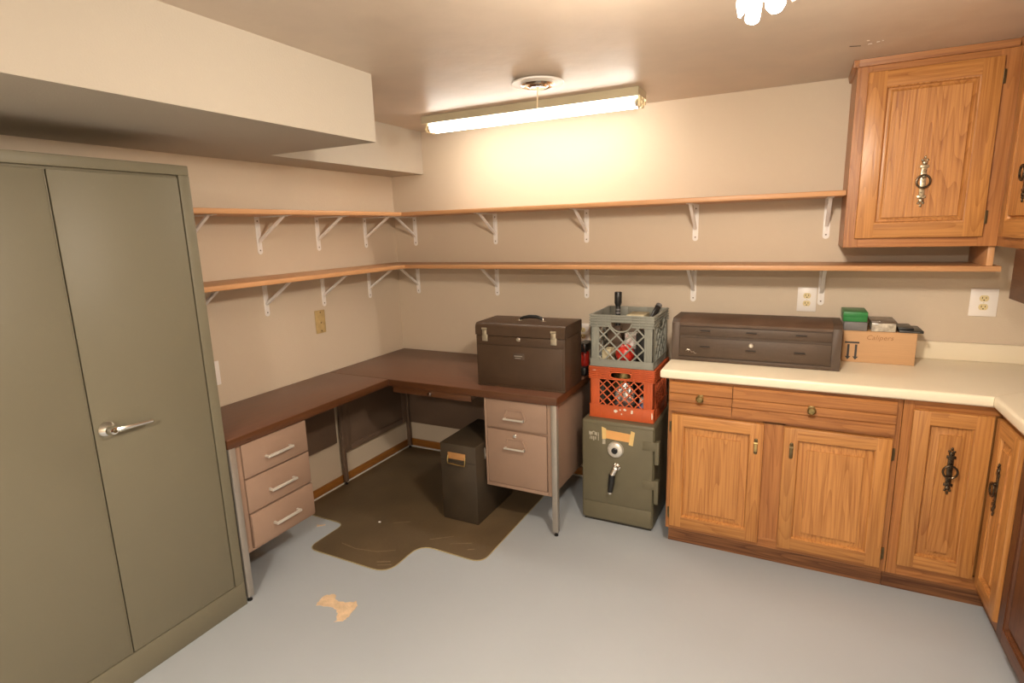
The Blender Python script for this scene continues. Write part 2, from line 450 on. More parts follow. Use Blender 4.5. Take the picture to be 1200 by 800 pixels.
def build_desk():
    t = thing('steel_desk', (.757, -.38, 0), 'brown topped steel desk along the back wall with two tan drawers', 'desk')
    x0, x1, y0, y1, z0, z1 = .011, 1.503, -.751, -.011, .709, .749
    d = MB().box(x0+.003, x1-.003, y0+.003, y1, z0, z1, .002).build('desktop', M['laminate'], t)
    MB().box(x0+.46, x1, y0, y0+.0035, z0, z1-.002, .001).build('edge_band', M['desk_edge'], d)
    MB().box(x1-.0035, x1, y0+.0036, y1, z0, z1-.002, .001).build('edge_band', M['desk_edge'], d)
    # pedestal
    px0, px1, F = 1.083, 1.467, -.735
    p = MB().box(px0, px1, F+.010, -.07, .213, .7085, .002).build('pedestal', M['desk_tan'], t)
    MB().box(px0, px0+.013, F, F+.011, .213, .7085, .0015).build('pedestal_frame', M['desk_tan'], p)
    MB().box(1.444, px1, F, F+.011, .213, .7085, .0015).build('pedestal_frame', M['desk_tan'], p)
    MB().box(px0+.013, 1.444, F, F+.011, .213, .2335, .0015).build('pedestal_frame', M['desk_tan'], p)
    def drawer(a0, a1, zz0, zz1, hz, lock):
        m = MB(); m.prism([(a0, zz0), (a1, zz0), (a1, zz1-(.007 if lock else 0)), (a0, zz1)], 'y', F-.004, F+.009, .002)
        dr = m.build('drawer', M['desk_tan'], t)
        c = 1.262
        # scooped finger pull: raised trapezoid lip round a shallow hollow, metal bar along its lower edge
        m = MB()
        m.prism([(c-.060, hz-.004), (c+.060, hz-.004), (c+.042, hz+.046), (c-.042, hz+.046)], 'y', F-.0055, F-.004)
        for pa, pb in (((c-.064, hz-.002), (c-.044, hz+.049)), ((c+.044, hz+.049), (c+.064, hz-.002)), ((c-.044, hz+.049), (c+.044, hz+.049))):
            m.cyl((pa[0], F-.005, pa[1]), (pb[0], F-.005, pb[1]), .0050, n=8)
        m.build('pull_recess', M['desk_tan'], dr)
        m = MB().cyl((c-.058, F-.020, hz), (c+.058, F-.020, hz), .0055, n=10)
        m.box(c-.058, c-.048, F-.020, F-.004, hz-.005, hz+.005).box(c+.048, c+.058, F-.020, F-.004, hz-.005, hz+.005)
        m.build('pull_bar', M['bar'], dr, label='bright metal bar pull')
        if lock:
            MB().lathe([(.010, 0), (.010, -.006), (.007, -.009), (0, -.009)], (1.264, F-.004, .517), 'y', 16).build('drawer_lock', M['chrome'], dr)
    drawer(1.098, 1.442, .551, .703, .606, False)
    drawer(1.099, 1.440, .237, .541, .446, True)
    # centre drawer
    c = MB().box(.490, 1.008, -.744, -.735, .672, .7085, .003).build('centre_drawer', M['desk_edge'], t)
    MB().box(.50, 1.0, -.735, -.32, .676, .7085).build('drawer_tray', M['modesty'], c)
    MB().lathe([(.009, 0), (.009, -.006), (.012, -.010), (.010, -.018), (0, -.020)], (.752, -.744, .692), 'y', 14).build('drawer_knob', M['chrome'], c)
    # panels
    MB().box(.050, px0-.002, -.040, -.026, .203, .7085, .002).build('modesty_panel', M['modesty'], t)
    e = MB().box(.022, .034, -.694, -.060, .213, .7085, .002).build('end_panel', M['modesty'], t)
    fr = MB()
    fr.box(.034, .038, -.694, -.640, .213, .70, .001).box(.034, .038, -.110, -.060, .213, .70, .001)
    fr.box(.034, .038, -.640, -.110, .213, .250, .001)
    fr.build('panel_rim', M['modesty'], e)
    for x, y in ((1.483, -.731), (1.483, -.031)): square_leg(t, x, y, z0)
    for x, y in ((.034, -.710), (.034, -.044)): square_leg(t, x, y, z0, .012, 'modesty', .0056)
build_desk()

def build_return():
    t = thing('desk_return', (.24, -1.27, 0), 'brown topped desk return along the left wall with three tan drawers', 'desk')
    x0, x1, y0, y1, z0, z1 = .011, .467, -1.783, -.7525, .709, .749
    d = MB().box(x0, x1-.003, y0+.003, y1, z0, z1, .002).build('desktop', M['laminate_y'], t)
    MB().box(x1-.0035, x1, y0, y1, z0, z1-.002, .001).build('edge_band', M['desk_edge'], d)
    MB().box(x0, x1-.0036, y0, y0+.0035, z0, z1-.002, .001).build('edge_band', M['desk_edge'], d)
    F = .452
    p = MB().box(.045, F-.010, -1.744, -1.360, .213, .7085, .002).build('pedestal', M['desk_tan'], t)
    MB().box(F-.011, F, -1.744, -1.7185, .213, .7085, .0015).build('pedestal_frame', M['desk_tan'], p)
    MB().box(F-.011, F, -1.7185, -1.360, .213, .2215, .0015).build('pedestal_frame', M['desk_tan'], p)
    for k, (zz0, zz1) in enumerate(((.549, .703), (.388, .542), (.225, .381))):
        o = .004 if k == 2 else 0
        dr = MB().box(F-.009, F+.005+o, -1.716+o*1.2, -1.364, zz0, zz1, .002).build('drawer', M['desk_tan'], t)
        hz = (.614, .455, .293)[k]; X = F+.005+o
        m = MB()
        ya, yb = -1.602, -1.470
        m.box(X+.017, X+.029, ya-.006, yb+.006, hz-.006, hz+.006, .003, 2)
        m.box(X-.001, X+.019, ya-.005, ya+.005, hz-.005, hz+.005, .001).box(X-.001, X+.019, yb-.005, yb+.005, hz-.005, hz+.005, .001)
        m.build('pull_bar', M['bar'], dr, label='bright metal bar pull')
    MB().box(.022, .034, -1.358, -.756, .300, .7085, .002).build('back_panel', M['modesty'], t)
    for x, y in ((.450, -1.764), (.031, -1.764)):
        square_leg(t, x, y, z0)
build_return()

# ------------------------------------------------------------------ chair mat
def rounded(pts, rads, n=6):
    out = []; m = len(pts)
    for i in range(m):
        p = Vector(pts[i]); a = (Vector(pts[i-1])-p); b = (Vector(pts[(i+1) % m])-p); r = rads[i]
        a1 = p+a.normalized()*r; b1 = p+b.normalized()*r
        for k in range(n+1):
            t = k/n
            out.append(tuple((1-t)**2*a1+2*t*(1-t)*p+t*t*b1))
    return out
mt_out = rounded([(.020, -1.092), (.375, -1.098), (.372, -1.358), (.885, -1.362), (.885, -1.096), (1.252, -1.108), (1.250, -.028), (.020, -.028)],
                 [.02, .05, .06, .09, .09, .07, .03, .03])
mat = MB().prism(mt_out, 'z', .0003, .0040).build('chair_mat', M['mat'], label='dark brown vinyl chair mat with a front lip under the desks', cat='mat')
rim = MB(); rim.tube([(p[0], p[1], .0026) for p in mt_out], .0026, 6, closed=True)
rim.build('mat_rim', M['mat_edge'], mat, label='paler edge')
def scuff(pts, w=.003):
    m = MB(); m.tube([(p[0], p[1], .0040) for p in pts], w, 4)
    for v in m.bm.verts: v.co.z = .0040+(v.co.z-.0040)*.08
    m.build('scuff_mark', M['scuff'], mat)
scuff([(.50, -1.25), (.60, -1.262), (.72, -1.240), (.80, -1.19)], .0025)
scuff([(.78, -1.31), (.84, -1.28)], .004); scuff([(.80, -1.33), (.86, -1.30)], .003)
scuff([(.62, -.98), (.70, -.93)], .003); scuff([(1.02, -1.03), (1.12, -.98)], .002)
scuff([(1.13, -1.04), (1.16, -1.02)], .004); scuff([(.90, -1.04), (1.0, -.96)], .002)
m = MB(); m.ball((.545, -1.005, .0062), .008, (1.2, .8, .3), 1, .5, 3)
m.build('paper_scrap', M['plate'], label='tiny white scrap lying on the brown chair mat', cat='scrap')

# ------------------------------------------------------------------ machinist chest standing on end under the desk
def build_filebox():
    t = thing('tool_case', (.956, -.61, .004), 'dark brown upright steel case with a brass handle under the desk', 'case')
    x0, x1, y0, y1, z0, z1 = .842, 1.066, -.816, -.40, .0042, .449
    MB().box(x0, x1, y0, y1, z0, z1, .006).build('body', M['filebox'], t)
    MB().box(x0+.004, x1-.004, y0-.0012, y0+.001, .352, .354).build('lid_seam', M['dark'], t)
    h = MB()
    h.box(.893, 1.003, y0-.004, y0, .366, .402, .001)
    hb = h.build('handle_plate', M['leather'], t, label='orange brown handle grip')
    h = MB()
    h.tube([(.895, y0-.004, .385), (.894, y0-.010, .360), (.896, y0-.012, .342), (1.000, y0-.012, .338), (1.003, y0-.010, .356), (1.002, y0-.004, .385)], .0035, 8)
    h.build('handle_bail', M['brass'], hb)
    h = MB().box(x1-.001, x1+.006, -.724, -.700, .352, .415, .002).box(x1, x1+.010, -.720, -.704, .362, .385, .002)
    h.build('latch', M['steel'], t)
build_filebox()

# ------------------------------------------------------------------ brown machinist chest on the desk
def build_chest():
    x0, x1, y0, y1, z0, z1 = 1.009, 1.509, -.664, -.402, .7495, 1.090
    t = thing('tool_chest', ((x0+x1)/2, (y0+y1)/2, z0), 'brown steel tool chest with a carry handle standing on the desk', 'tool chest')
    MB().box(x0, x1, y0+.004, y1, z0, 1.024, .003).build('body', M['chest'], t)
    # lid with a rounded front edge
    prof = [(y0, 1.026), (y0, 1.066), (y0+.004, 1.078), (y0+.013, 1.087), (y0+.026, z1), (y1-.006, z1), (y1, z1-.006), (y1, 1.026)]
    m = MB(); m.prism(prof, 'x', x0-.002, x1+.002); lid = m.build('lid', M['chest'], t)
    MB().box(x0+.004, x1-.004, y0+.0005, y0+.0045, .978, 1.022, .001).build('front_strip', M['chest'], t)
    fp = MB().box(x0+.010, x1-.010, y0, y0+.0045, .762, .974, .0015).build('front_panel', M['chest'], t)
    MB().box(x0+.002, x1-.002, y0+.001, y0+.0045, z0+.0005, .760, .001).build('bottom_strip', M['chest'], t)
    m = MB(); m.box(1.226, 1.290, y0-.002, y0, .905, .940, .001)
    bd = m.build('badge', M['chest2'], fp)
    m = MB(); m.box(1.233, 1.278, y0-.003, y0-.002, .922, .927).box(1.238, 1.270, y0-.003, y0-.002, .912, .915)
    m.build('badge_line', M['leg'], fp)
    for cx in (1.064, 1.452):
        m = MB().box(cx-.016, cx+.016, y0-.004, y0+.001, .994, 1.030, .002)
        m.box(cx-.013, cx+.013, y0-.007, y0-.003, 1.022, 1.058, .002)
        m.cyl((cx-.014, y0-.006, 1.060), (cx+.014, y0-.006, 1.060), .006, n=10)
        m.box(cx-.006, cx+.006, y0-.010, y0-.006, 1.03, 1.05, .001)
        m.build('draw_latch', M['latch'], t, label='nickel draw latch')
    MB().lathe([(.012, 0), (.012, -.005), (.008, -.009), (0, -.009)], (1.258, y0+.0005, 1.012), 'y', 18).build('lock', M['chrome'], t)
    yh = -.545
    m = MB()
    m.tube([(1.215, yh, z1+.010), (1.235, yh, z1+.018), (1.27, yh, z1+.024), (1.31, yh, z1+.024), (1.335, yh, z1+.018), (1.345, yh, z1+.010)], [.006, .008, .0095, .0095, .008, .006], 10)
    hd = m.build('carry_handle', M['black'], t, label='dark leather carry handle')
    for sx, x in ((-1, 1.212), (1, 1.348)):
        m = MB()
        m.tube([(x, yh, z1), (x, yh, z1+.012), (x-sx*.006, yh, z1+.016), (x-sx*.014, yh, z1+.012)], .0045, 8)
        m.box(x-.014, x+.014, yh-.010, yh+.010, z1-.001, z1+.003, .001)
        m.build('handle_end', M['chrome'], hd)
    t.rotation_euler.z = math.radians(1.2)
build_chest()

# red and black object behind it
t = thing('cordless_tool', (1.475, -.25, .749), 'red and black tool mostly hidden behind the brown tool chest on the desk', 'tool')
MB().box(1.44, 1.500, -.31, -.20, .7495, .800, .012).build('battery_base', M['black'], t)
m = MB(); m.lathe([(.024, 0), (.027, .02), (.027, .075), (.020, .085)], (1.472, -.25, .800), 'z', 18); m.build('grip', M['red'], t)
m = MB(); m.box(1.445, 1.502, -.31, -.19, .884, .935, .014); m.build('motor_housing', M['black'], t)
m = MB(); m.tube([(1.488, -.317, .94), (1.494, -.322, .915), (1.502, -.318, .885)], .004, 6); m.build('metal_clip', M['chrome'], t)

# ------------------------------------------------------------------ safe
def build_safe():
    x0, x1, yF, yB, z1 = 1.544, 1.930, -.506, -.05, .575
    t = thing('floor_safe', ((x0+x1)/2, -.28, 0), 'olive green steel safe with a combination dial between desk and cabinets', 'safe')
    MB().box(x0, x1, yF, yB, .012, z1, .014, 3).build('body', M['safe'], t)
    MB().box(x0+.012, x1-.012, yF+.012, yB-.012, 0, .014).build('plinth', M['safe_dark'], t)
    d = MB().box(x0+.020, 1.924, yF-.005, yF+.006, .118, .556, .003).build('door', M['safe'], t)
    D = yF-.005
    MB().box(x0+.012, 1.922, yF-.004, yF+.006, .020, .1165, .004).build('bottom_panel', M['safe'], t)
    m = MB(); m.lathe([(.043, 0), (.043, -.004), (.040, -.010), (.039, -.014), (.030, -.019), (.018, -.020)], (1.732, D, .430), 'y', 32)
    dial = m.build('combination_dial', M['bar'], d, label='chrome combination dial with a black centre')
    MB().lathe([(.0165, -.018), (.0160, -.026), (.012, -.029), (0, -.029)], (1.732, D, .430), 'y', 24).build('dial_knob', M['black'], d)
    m = MB()
    for k in range(24):
        a = 2*math.pi*k/24
        m.cyl((1.732+.030*math.cos(a), D-.0178, .43+.030*math.sin(a)), (1.732+.035*math.cos(a), D-.0160, .43+.035*math.sin(a)), .0008, n=4)
    m.build('dial_mark', M['dark'], d)
    m = MB(); m.lathe([(.020, 0), (.020, -.006), (.012, -.012), (.012, -.030), (0, -.032)], (1.738, D, .335), 'y', 20)
    m.cyl((1.738, D-.026, .335), (1.723, D-.034, .300), .016, .015, 12)
    m.ball((1.733, D-.010, .352), .010, sub=2)
    lv = m.build('lever_handle', M['chrome'], d, label='chrome lever with a black grip')
    m = MB(); m.tube([(1.724, D-.034, .302), (1.719, D-.036, .25), (1.714, D-.036, .206)], [.017, .016, .013], 12)
    m.build('lever_grip', M['black'], d)
    MB().cyl((1.714, D-.036, .206), (1.713, D-.036, .195), .013, .011, 12).build('grip_tip', M['chrome'], d)
    for za, zb in ((.378, .500), (.163, .292)):
        m = MB().box(1.872, 1.936, yF-.009, yF+.010, zb-.050, zb-.003, .002)
        h = m.build('hinge', M['safe'], t)
        m = MB().box(1.932, 1.956, yF-.010, yF+.030, za, zb, .006, 2); m.build('hinge_knuckle', M['safe'], h)
    # paper label held by two strips of masking tape
    m = MB(); m.prism([(1.672, .485), (1.815, .478), (1.813, .523), (1.670, .532)], 'y', D-.0012, D-.0002); lb = m.build('paper_label', M['paper'], d, label='orange paper strip')
    m = MB(); m.prism([(1.660, .478), (1.681, .480), (1.681, .538), (1.657, .546)], 'y', D-.0022, D-.0012); m.build('tape_strip', M['tape'], d)
    m = MB(); m.prism([(1.800, .466), (1.822, .462), (1.832, .536), (1.812, .542)], 'y', D-.0022, D-.0012); m.build('tape_strip', M['tape'], d)
    m = MB(); m.prism([(1.661, .450), (1.677, .452), (1.677, .477), (1.661, .477)], 'y', D-.0012, D-.0002); m.build('tape_residue', M['sticker'], d)
    # worn shield emblem: chief with a roundel, three pales, frame
    X, Z = 1.613, .487
    m = MB()
    y0, y1 = D-.0010, D-.0002
    m.prism([(X-.026, Z+.026), (X-.012, Z+.022), (X, Z+.030), (X+.012, Z+.022), (X+.020, Z+.024), (X+.018, Z+.004), (X, Z+.012), (X-.018, Z+.004), (X-.024, Z+.006)], 'y', y0, y1)
    for k in (-1, 0, 1): m.prism([(X+k*.010-.003, Z-.024+abs(k)*.006), (X+k*.010+.003, Z-.024+abs(k)*.006), (X+k*.010+.003, Z-.001), (X+k*.010-.003, Z-.001)], 'y', y0, y1)
    m.prism([(X+.024, Z-.022), (X+.028, Z-.020), (X+.028, Z+.024), (X+.024, Z+.024)], 'y', y0, y1)
    m.prism([(X-.022, Z-.014), (X-.018, Z-.020), (X-.016, Z-.002), (X-.020, Z+.000)], 'y', y0, y1)
    m.build('shield_emblem', M['sticker'], d, label='faded shield emblem')
    MB().lathe([(.006, 0), (0, -.0006)], (X, D-.0010, Z+.017), 'y', 12).build('emblem_roundel', M['safe'], d)
build_safe()

# ------------------------------------------------------------------ milk crates
def clip_diag(a0, a1, z0, z1, c, s):
    """segment of the line z = s*a + c inside a rectangle"""
    pts = []
    for a in (a0, a1):
        z = s*a+c
        if z0 <= z <= z1: pts.append((a, z))
    for z in (z0, z1):
        a = (z-c)/s
        if a0 < a < a1: pts.append((a, z))
    pts = sorted(set((round(p[0], 5), round(p[1], 5)) for p in pts))
    return (pts[0], pts[-1]) if len(pts) >= 2 and abs(pts[0][0]-pts[-1][0]) > .004 else None

def build_crate(x0, y0, z0, w, dp, h, mat, label, pitch, win_top, win_bot, post, handle, ribs, low_handle, bar=.0040):
    t = thing('milk_crate', (x0+w/2, y0+dp/2, z0), label, 'crate')
    th = .007
    MB().box(x0+.010, x0+w-.010, y0+.010, y0+dp-.010, z0, z0+.006).build('base', mat, t)
    sides = [('front', lambda a, d, z: (x0+a, y0-d, z0+z), w), ('back', lambda a, d, z: (x0+a, y0+dp+d, z0+z), w),
             ('left', lambda a, d, z: (x0-d, y0+a, z0+z), dp), ('right', lambda a, d, z: (x0+w+d, y0+a, z0+z), dp)]
    for (cx, cy) in ((x0, y0), (x0+w, y0), (x0, y0+dp), (x0+w, y0+dp)):
        sx = 1 if cx == x0 else -1; sy = 1 if cy == y0 else -1
        m = MB()
        cX, cY = cx+sx*.0012, cy+sy*.0012
        m.box(min(cX, cX+sx*post), max(cX, cX+sx*post), min(cY, cY+sy*th), max(cY, cY+sy*th), z0+.007, z0+h-.003, .0015)
        m.box(min(cX, cX+sx*th), max(cX, cX+sx*th), min(cY, cY+sy*post), max(cY, cY+sy*post), z0+.0075, z0+h-.0035, .0015)
        for k in (.35, .7):
            c = cx+sx*post*k
            m.box(c-.0015, c+.0015, min(cy, cy-sy*.002), max(cy, cy-sy*.002), z0+.06, z0+h-.08)
        m.build('corner_post', mat, t)
    for nm, T, W in sides:
        ha0, ha1 = W*.33, W*.66
        hz0, hz1 = h-handle[1], h-handle[0]
        m = MB(T)
        # band under the rim, broken by the hand hole
        bt = h-win_top
        m.box(0.0006, ha0, -th, 0, bt, h, .001).box(ha1, W-.0006, -th, 0, bt, h, .001)
        m.box(ha0, ha1, -th, 0, hz1, h, .001)
        if hz0 > bt: m.box(ha0, ha1, -th, 0, bt, hz0, .001)
        for k in range(ribs):
            z = h-.004-k*(win_top-.008)/max(1, ribs-1)
            if hz0-.004 < z < hz1+.002:
                m.box(0.0, ha0-.004, 0, .006, z-.0022, z+.0022).box(ha1+.004, W, 0, .006, z-.0022, z+.0022)
            else: m.box(0.0, W, 0, .006, z-.0022, z+.0022)
        for a in (W*.12, W*.25, W*.78, W*.88): m.box(a-.0015, a+.0015, 0, .0045, bt, h-.004)
        # lip round the hand hole
        lip = []
        rx = (ha1-ha0)/2; ca = (ha0+ha1)/2; cz = (hz0+hz1)/2; rz = (hz1-hz0)/2
        if low_handle:
            for k in range(13):
                a = math.pi+math.pi*k/12
                lip.append((ca+rx*math.cos(a), .002, hz1-.004+(hz1-hz0)*math.sin(a)))
            m.tube(lip, .004, 6)
        else:
            for k in range(24):
                a = 2*math.pi*k/24
                cx_, sx_ = math.cos(a), math.sin(a)
                lip.append((ca+rx*math.copysign(abs(cx_)**.6, cx_), .002, cz+rz*math.copysign(abs(sx_)**.6, sx_)))
            m.tube(lip, .004, 6, closed=True)
        m.build('rim_band', mat, t)
        m = MB(T)
        m.box(0.0006, W-.0006, -th, 0, .002, win_bot, .001)
        m.box(0.0, W, 0, .0025, win_bot-.005, win_bot).box(0.0, W, 0, .0025, .002, .007)
        for a in (W*.17, W*.83): m.box(a-.0015, a+.0015, 0, .002, .007, win_bot-.005)
        m.build('lower_band', mat, t)
        m = MB(T)
        a0, a1 = post-.004, W-post+.004
        for s in (1, -1):
            c = -2.0
            while c < 2.0:
                seg = clip_diag(a0, a1, win_bot-.003, bt+.003, c, s)
                if seg: 
                    (pa, pz), (qa, qz) = seg
                    keep = True
                    if low_handle:  # bars end at the lip of the hand hole
                        n = 24; out = []
                        for k in range(n+1):
                            u = k/n; A = pa+(qa-pa)*u; Z = pz+(qz-pz)*u
                            ins = ((A-ca)/rx)**2+((Z-(hz1-.004))/(hz1-hz0))**2 < 1
                            out.append((A, Z, ins))
                        ok = [o for o in out if not o[2]]
                        if len(ok) < 2: keep = False
                        else: (pa, pz), (qa, qz) = ok[0][:2], ok[-1][:2]
                    if keep: m.tube([(pa, -.0045, pz), (qa, -.0045, qz)], bar, 4, smooth=False)
                c += pitch
        m.box(a0-.004, a0+.002, -.006, .0015, win_bot, bt).box(a1-.002, a1+.004, -.006, .0015, win_bot, bt)
        m.build('lattice_panel', mat, t)
    return t
rc = build_crate(1.574, -.460, .5755, .338, .338, .278, M['red_crate'], 'red plastic milk crate standing on top of the safe', .047, .066, .073, .052, (.022, .058), 7, False)
gc = build_crate(1.577, -.460, .8545, .328, .338, .272, M['grey_crate'], 'grey plastic milk crate stacked on the red crate', .070, .062, .040, .046, (.038, .080), 5, True, .0050)
def smear(x, z, w, h, k):
    random.seed(k)
    pts = [(x+w*math.cos(a)*random.uniform(.5, 1.1), z+h*math.sin(a)*random.uniform(.5, 1.1)) for a in [i*math.pi/4 for i in range(8)]]
    MB().prism(pts, 'y', -.4631, -.4605).build('paint_smear', M['smear'], rc)
for k, s in enumerate(((1.716, .622, .012, .010), (1.740, .630, .005, .006), (1.764, .634, .009, .008), (1.802, .626, .008, .014), (1.748, .608, .004, .006), (1.600, .833, .010, .0018), (1.905, .615, .004, .022))):
    smear(*s, k)

# contents of the grey crate
G0 = .861
def flashlight():
    t = thing('flashlight', (1.669, -.268, G0), 'black flashlight standing upright in the grey crate', 'flashlight')
    x, y = 1.669, -.268
    MB().lathe([(.014, 0), (.014, .28), (.013, .285)], (x, y, G0), 'z', 18).build('barrel', M['black'], t)
    m = MB(); m.lathe([(.013, .285), (.015, .29), (.0195, .304), (.0195, .358), (.0175, .362), (0, .362)], (x, y, G0), 'z', 20); m.build('head', M['black'], t)
    for z in (.245, .262, .30):
        MB().lathe([(.0142, 0), (.0152, .003), (.0152, .007), (.0142, .010)], (x, y, G0+z), 'z', 18).build('grip_ring', M['grey'], t)
flashlight()
def angled_tool():
    t = thing('black_tool', (1.86, -.25, 1.0), 'black rod leaning in the right corner of the grey crate', 'tool')
    a, b = Vector((1.845, -.325, 1.06)), Vector((1.876, -.235, 1.146))
    m = MB(); m.cyl(a, b, .016, .015, 14); m.build('shaft', M['black'], t)
    d = (b-a).normalized()
    MB().cyl(b-d*.004, b+d*.014, .0175, .016, 14).build('end_cap', M['grey'], t)
angled_tool()
m = MB(); m.ball((1.744, -.395, G0+.056), .050, (1, .9, 1.06), 3)
t = m.build('red_ball', M['red'], label='shiny red round object inside the grey crate', cat='ball')
m = MB(); m.lathe([(.040, 0), (.043, .075), (.038, .078), (.036, .01), (0, .008)], (1.758, -.295, .93), 'z', 20); m.build('white_cup', M['plate'], label='white cup behind the red ball in the grey crate', cat='cup', origin=(1.758, -.295, .93))
MB().box(1.712, 1.80, -.335, -.250, G0, .928, .003).build('stacked_carton', M['bluegrey'], label='blue-grey carton under the white cup in the grey crate', cat='carton')
MB().box(1.630, 1.675, -.43, -.33, G0, .935, .003).build('cream_carton', M['cream'], label='cream carton at the left inside the grey crate', cat='carton')
MB().box(1.630, 1.700, -.326, -.296, G0, 1.045, .003).build('tall_carton', M['chest_top'], label='tall brown carton behind the cream carton in the grey crate', cat='carton')
MB().box(1.592, 1.626, -.435, -.30, G0, .905, .003).build('grey_carton', M['bluegrey'], label='blue-grey carton at the left end inside the grey crate', cat='carton')
t = thing('black_case', (1.85, -.39, G0), 'black case with silver clips at the right inside the grey crate', 'case')
MB().box(1.808, 1.890, -.432, -.345, G0, 1.035, .008).build('body', M['black'], t)
MB().box(1.875, 1.883, -.4345, -.4315, .90, .93, .001).box(1.872, 1.880, -.4345, -.4315, .98, 1.02, .001).build('clip', M['steel'], t)
m = MB(); m.box(1.720, 1.815, -.29, -.16, 1.075, 1.105, .004); 
t = m.build('cream_tray', M['cream'], label='cream tray lying on top of the things in the grey crate', cat='tray')
MB().box(1.60, 1.78, -.244, -.14, G0, 1.0745, .004).build('brown_carton', M['lid_brown'], label='brown carton at the back of the grey crate under the tray', cat='carton')
# contents of the red crate
R0 = .582
m = MB(); m.ball((1.745, -.392, R0+.100), .050, (1.05, .72, 1.55), 4, .28, 2)
m.build('foil_bag', M['foil'], label='crumpled shiny bag in the middle of the red crate', cat='bag')
t = thing('spray_can', (1.845, -.40, R0), 'small blue and white can at the right inside the red crate', 'can')
MB().lathe([(.028, 0), (.030, .004), (.030, .075), (.024, .085)], (1.845, -.40, R0), 'z', 20).build('can_body', M['blue'], t)
MB().lathe([(.020, .085), (.018, .11), (0, .112)], (1.845, -.40, R0), 'z', 16).build('can_cap', M['white'], t)
MB().box(1.592, 1.645, -.43, -.20, R0, R0+.17, .004).build('dark_carton', M['safe_dark'], label='dark carton at the left inside the red crate', cat='carton')
MB().box(1.82, 1.895, -.355, -.18, R0, R0+.20, .004).build('dark_carton', M['dark'], label='dark carton behind the can inside the red crate', cat='carton')
MB().lathe([(.060, 0), (.062, .240), (.056, .248), (0, .248)], (1.715, -.285, R0), 'z', 28).build('brass_canister', M['brass'], label='brass coloured canister behind the crumpled bag in the red crate', cat='canister')

# ------------------------------------------------------------------ oak cabinets
def Ty(F): return lambda a, d, z: (a, F-d, z)
def Tx(F): return lambda a, d, z: (F-d, a, z)

def ring_pull(T, a, zt, zb, parent, mat='black_metal'):
    """antique drop pull: long back plate with fleur finials and an open ring"""
    zc = (zt+zb)/2; L = (zt-zb)/2
    m = MB(T); D = .018
    m.box(a-.0095, a+.0095, D, D+.005, zc-L*.62, zc+L*.62, .0015)
    m.box(a-.015, a+.015, D, D+.006, zc+L*.52, zc+L*.64, .002).box(a-.015, a+.015, D, D+.006, zc-L*.64, zc-L*.52, .002)
    for s in (1, -1):
        m.ball((a, D+.004, zc+s*L*.72), .009, (1.1, .5, 1), 2)
        m.ball((a-.008, D+.003, zc+s*L*.82), .005, (1, .6, 1), 2).ball((a+.008, D+.003, zc+s*L*.82), .005, (1, .6, 1), 2)
        m.ball((a, D+.003, zc+s*L*.92), .006, (.8, .6, 1.2), 2)
    m.ball((a, D+.008, zc+L*.20), .009, (1, .9, .9), 2)
    m.build('pull_plate', M[mat], parent)
    m = MB(T)
    m.tube([(a+.023*math.cos(math.radians(90+360*k/24)), D+.014, zc+.025*math.sin(math.radians(90+360*k/24))) for k in range(24)], .0040, 8, closed=True)
    m.ball((a, D+.013, zc-.025), .0065, (1.2, .8, .8), 2)
    m.build('pull_ring', M['black_metal'], parent)

def drop_pull(T, a, z, parent, bright):
    m = MB(T); D = .018
    m.box(a-.0075, a+.0075, D, D+.003, z-.030, z+.030, .001)
    m.ball((a, D+.002, z+.030), .0075, (1, .5, 1), 2).ball((a, D+.002, z-.030), .0075, (1, .5, 1), 2)
    m.build('pull_plate', M['brass_dark'], parent)
    m = MB(T)
    m.cyl((a-.008, D+.008, z+.017), (a+.008, D+.008, z+.017), .0045, n=10)
    m.box(a-.0060, a+.0060, D+.006, D+.011, z-.022, z+.016, .002)
    m.build('pull_drop', M['brass'] if bright else M['brass_dark'], parent)

def panel_door(root, T, a0, a1, z0, z1, ax, hinge=None, sw=.054, rw=.054, ins=.034, hz=None, mats=('oak', 'oakf')):
    """frame and raised panel door; ax = axis the rails run along ('x' or 'y')"""
    o, f = mats
    core = MB(T).box(a0+.006, a1-.006, -.0005, .003, z0+.006, z1-.006).build('door', M[o+'_z'], root)
    for s0, s1 in ((a0, a0+sw), (a1-sw, a1)):
        outer = a0 if s0 == a0 else a1
        m = MB(T); m.prism([(s0, 0), (s1, 0), (s1, .020), (s0, .020)], 'z', z0, z1, .006, 2, lambda p, q: min(p.y, q.y) > .015 and (abs(p.x-outer)+abs(q.x-outer) < 1e-4 or (abs(p.z-q.z) < 1e-4)))
        m.build('stile', M[o+'_z'], core)
    for s0, s1 in ((z0, z0+rw), (z1-rw, z1)):
        outz = z0 if s0 == z0 else z1
        m = MB(T); m.prism([(0, s0), (.0196, s0), (.0196, s1), (0, s1)], 'x', a0+sw, a1-sw, .006, 2, lambda p, q: min(p.y, q.y) > .015 and abs(p.z-outz)+abs(q.z-outz) < 1e-4)
        m.build('rail', M[o+'_'+ax], core)
    pm = M['oakp_z'] if o == 'oak' else M[o+'_z']
    MB(T).field(a0+sw-.001, a1-sw+.001, z0+rw-.001, z1-rw+.001, ((0, .003), (0.0, .0165), (.004, .0155), (.0085, .009), (.0085, .0045), (.012, .0045), (ins+.006, .0125), (ins+.007, .0180))).build('raised_panel', pm, core)
    if hinge:
        a = a1 if hinge == 'hi' else a0
        for z in (hz or (z0+.055, z1-.085)):
            s = 1 if hinge == 'hi' else -1
            m = MB(T).box(min(a, a+s*.012), max(a, a+s*.012), 0, .004, z-.026, z+.026, .001)
            m.cyl((a+s*.002, .008, z-.026), (a+s*.002, .008, z+.026), .004, n=8)
            m.build('hinge', M['brass_dark'], core)
    return core

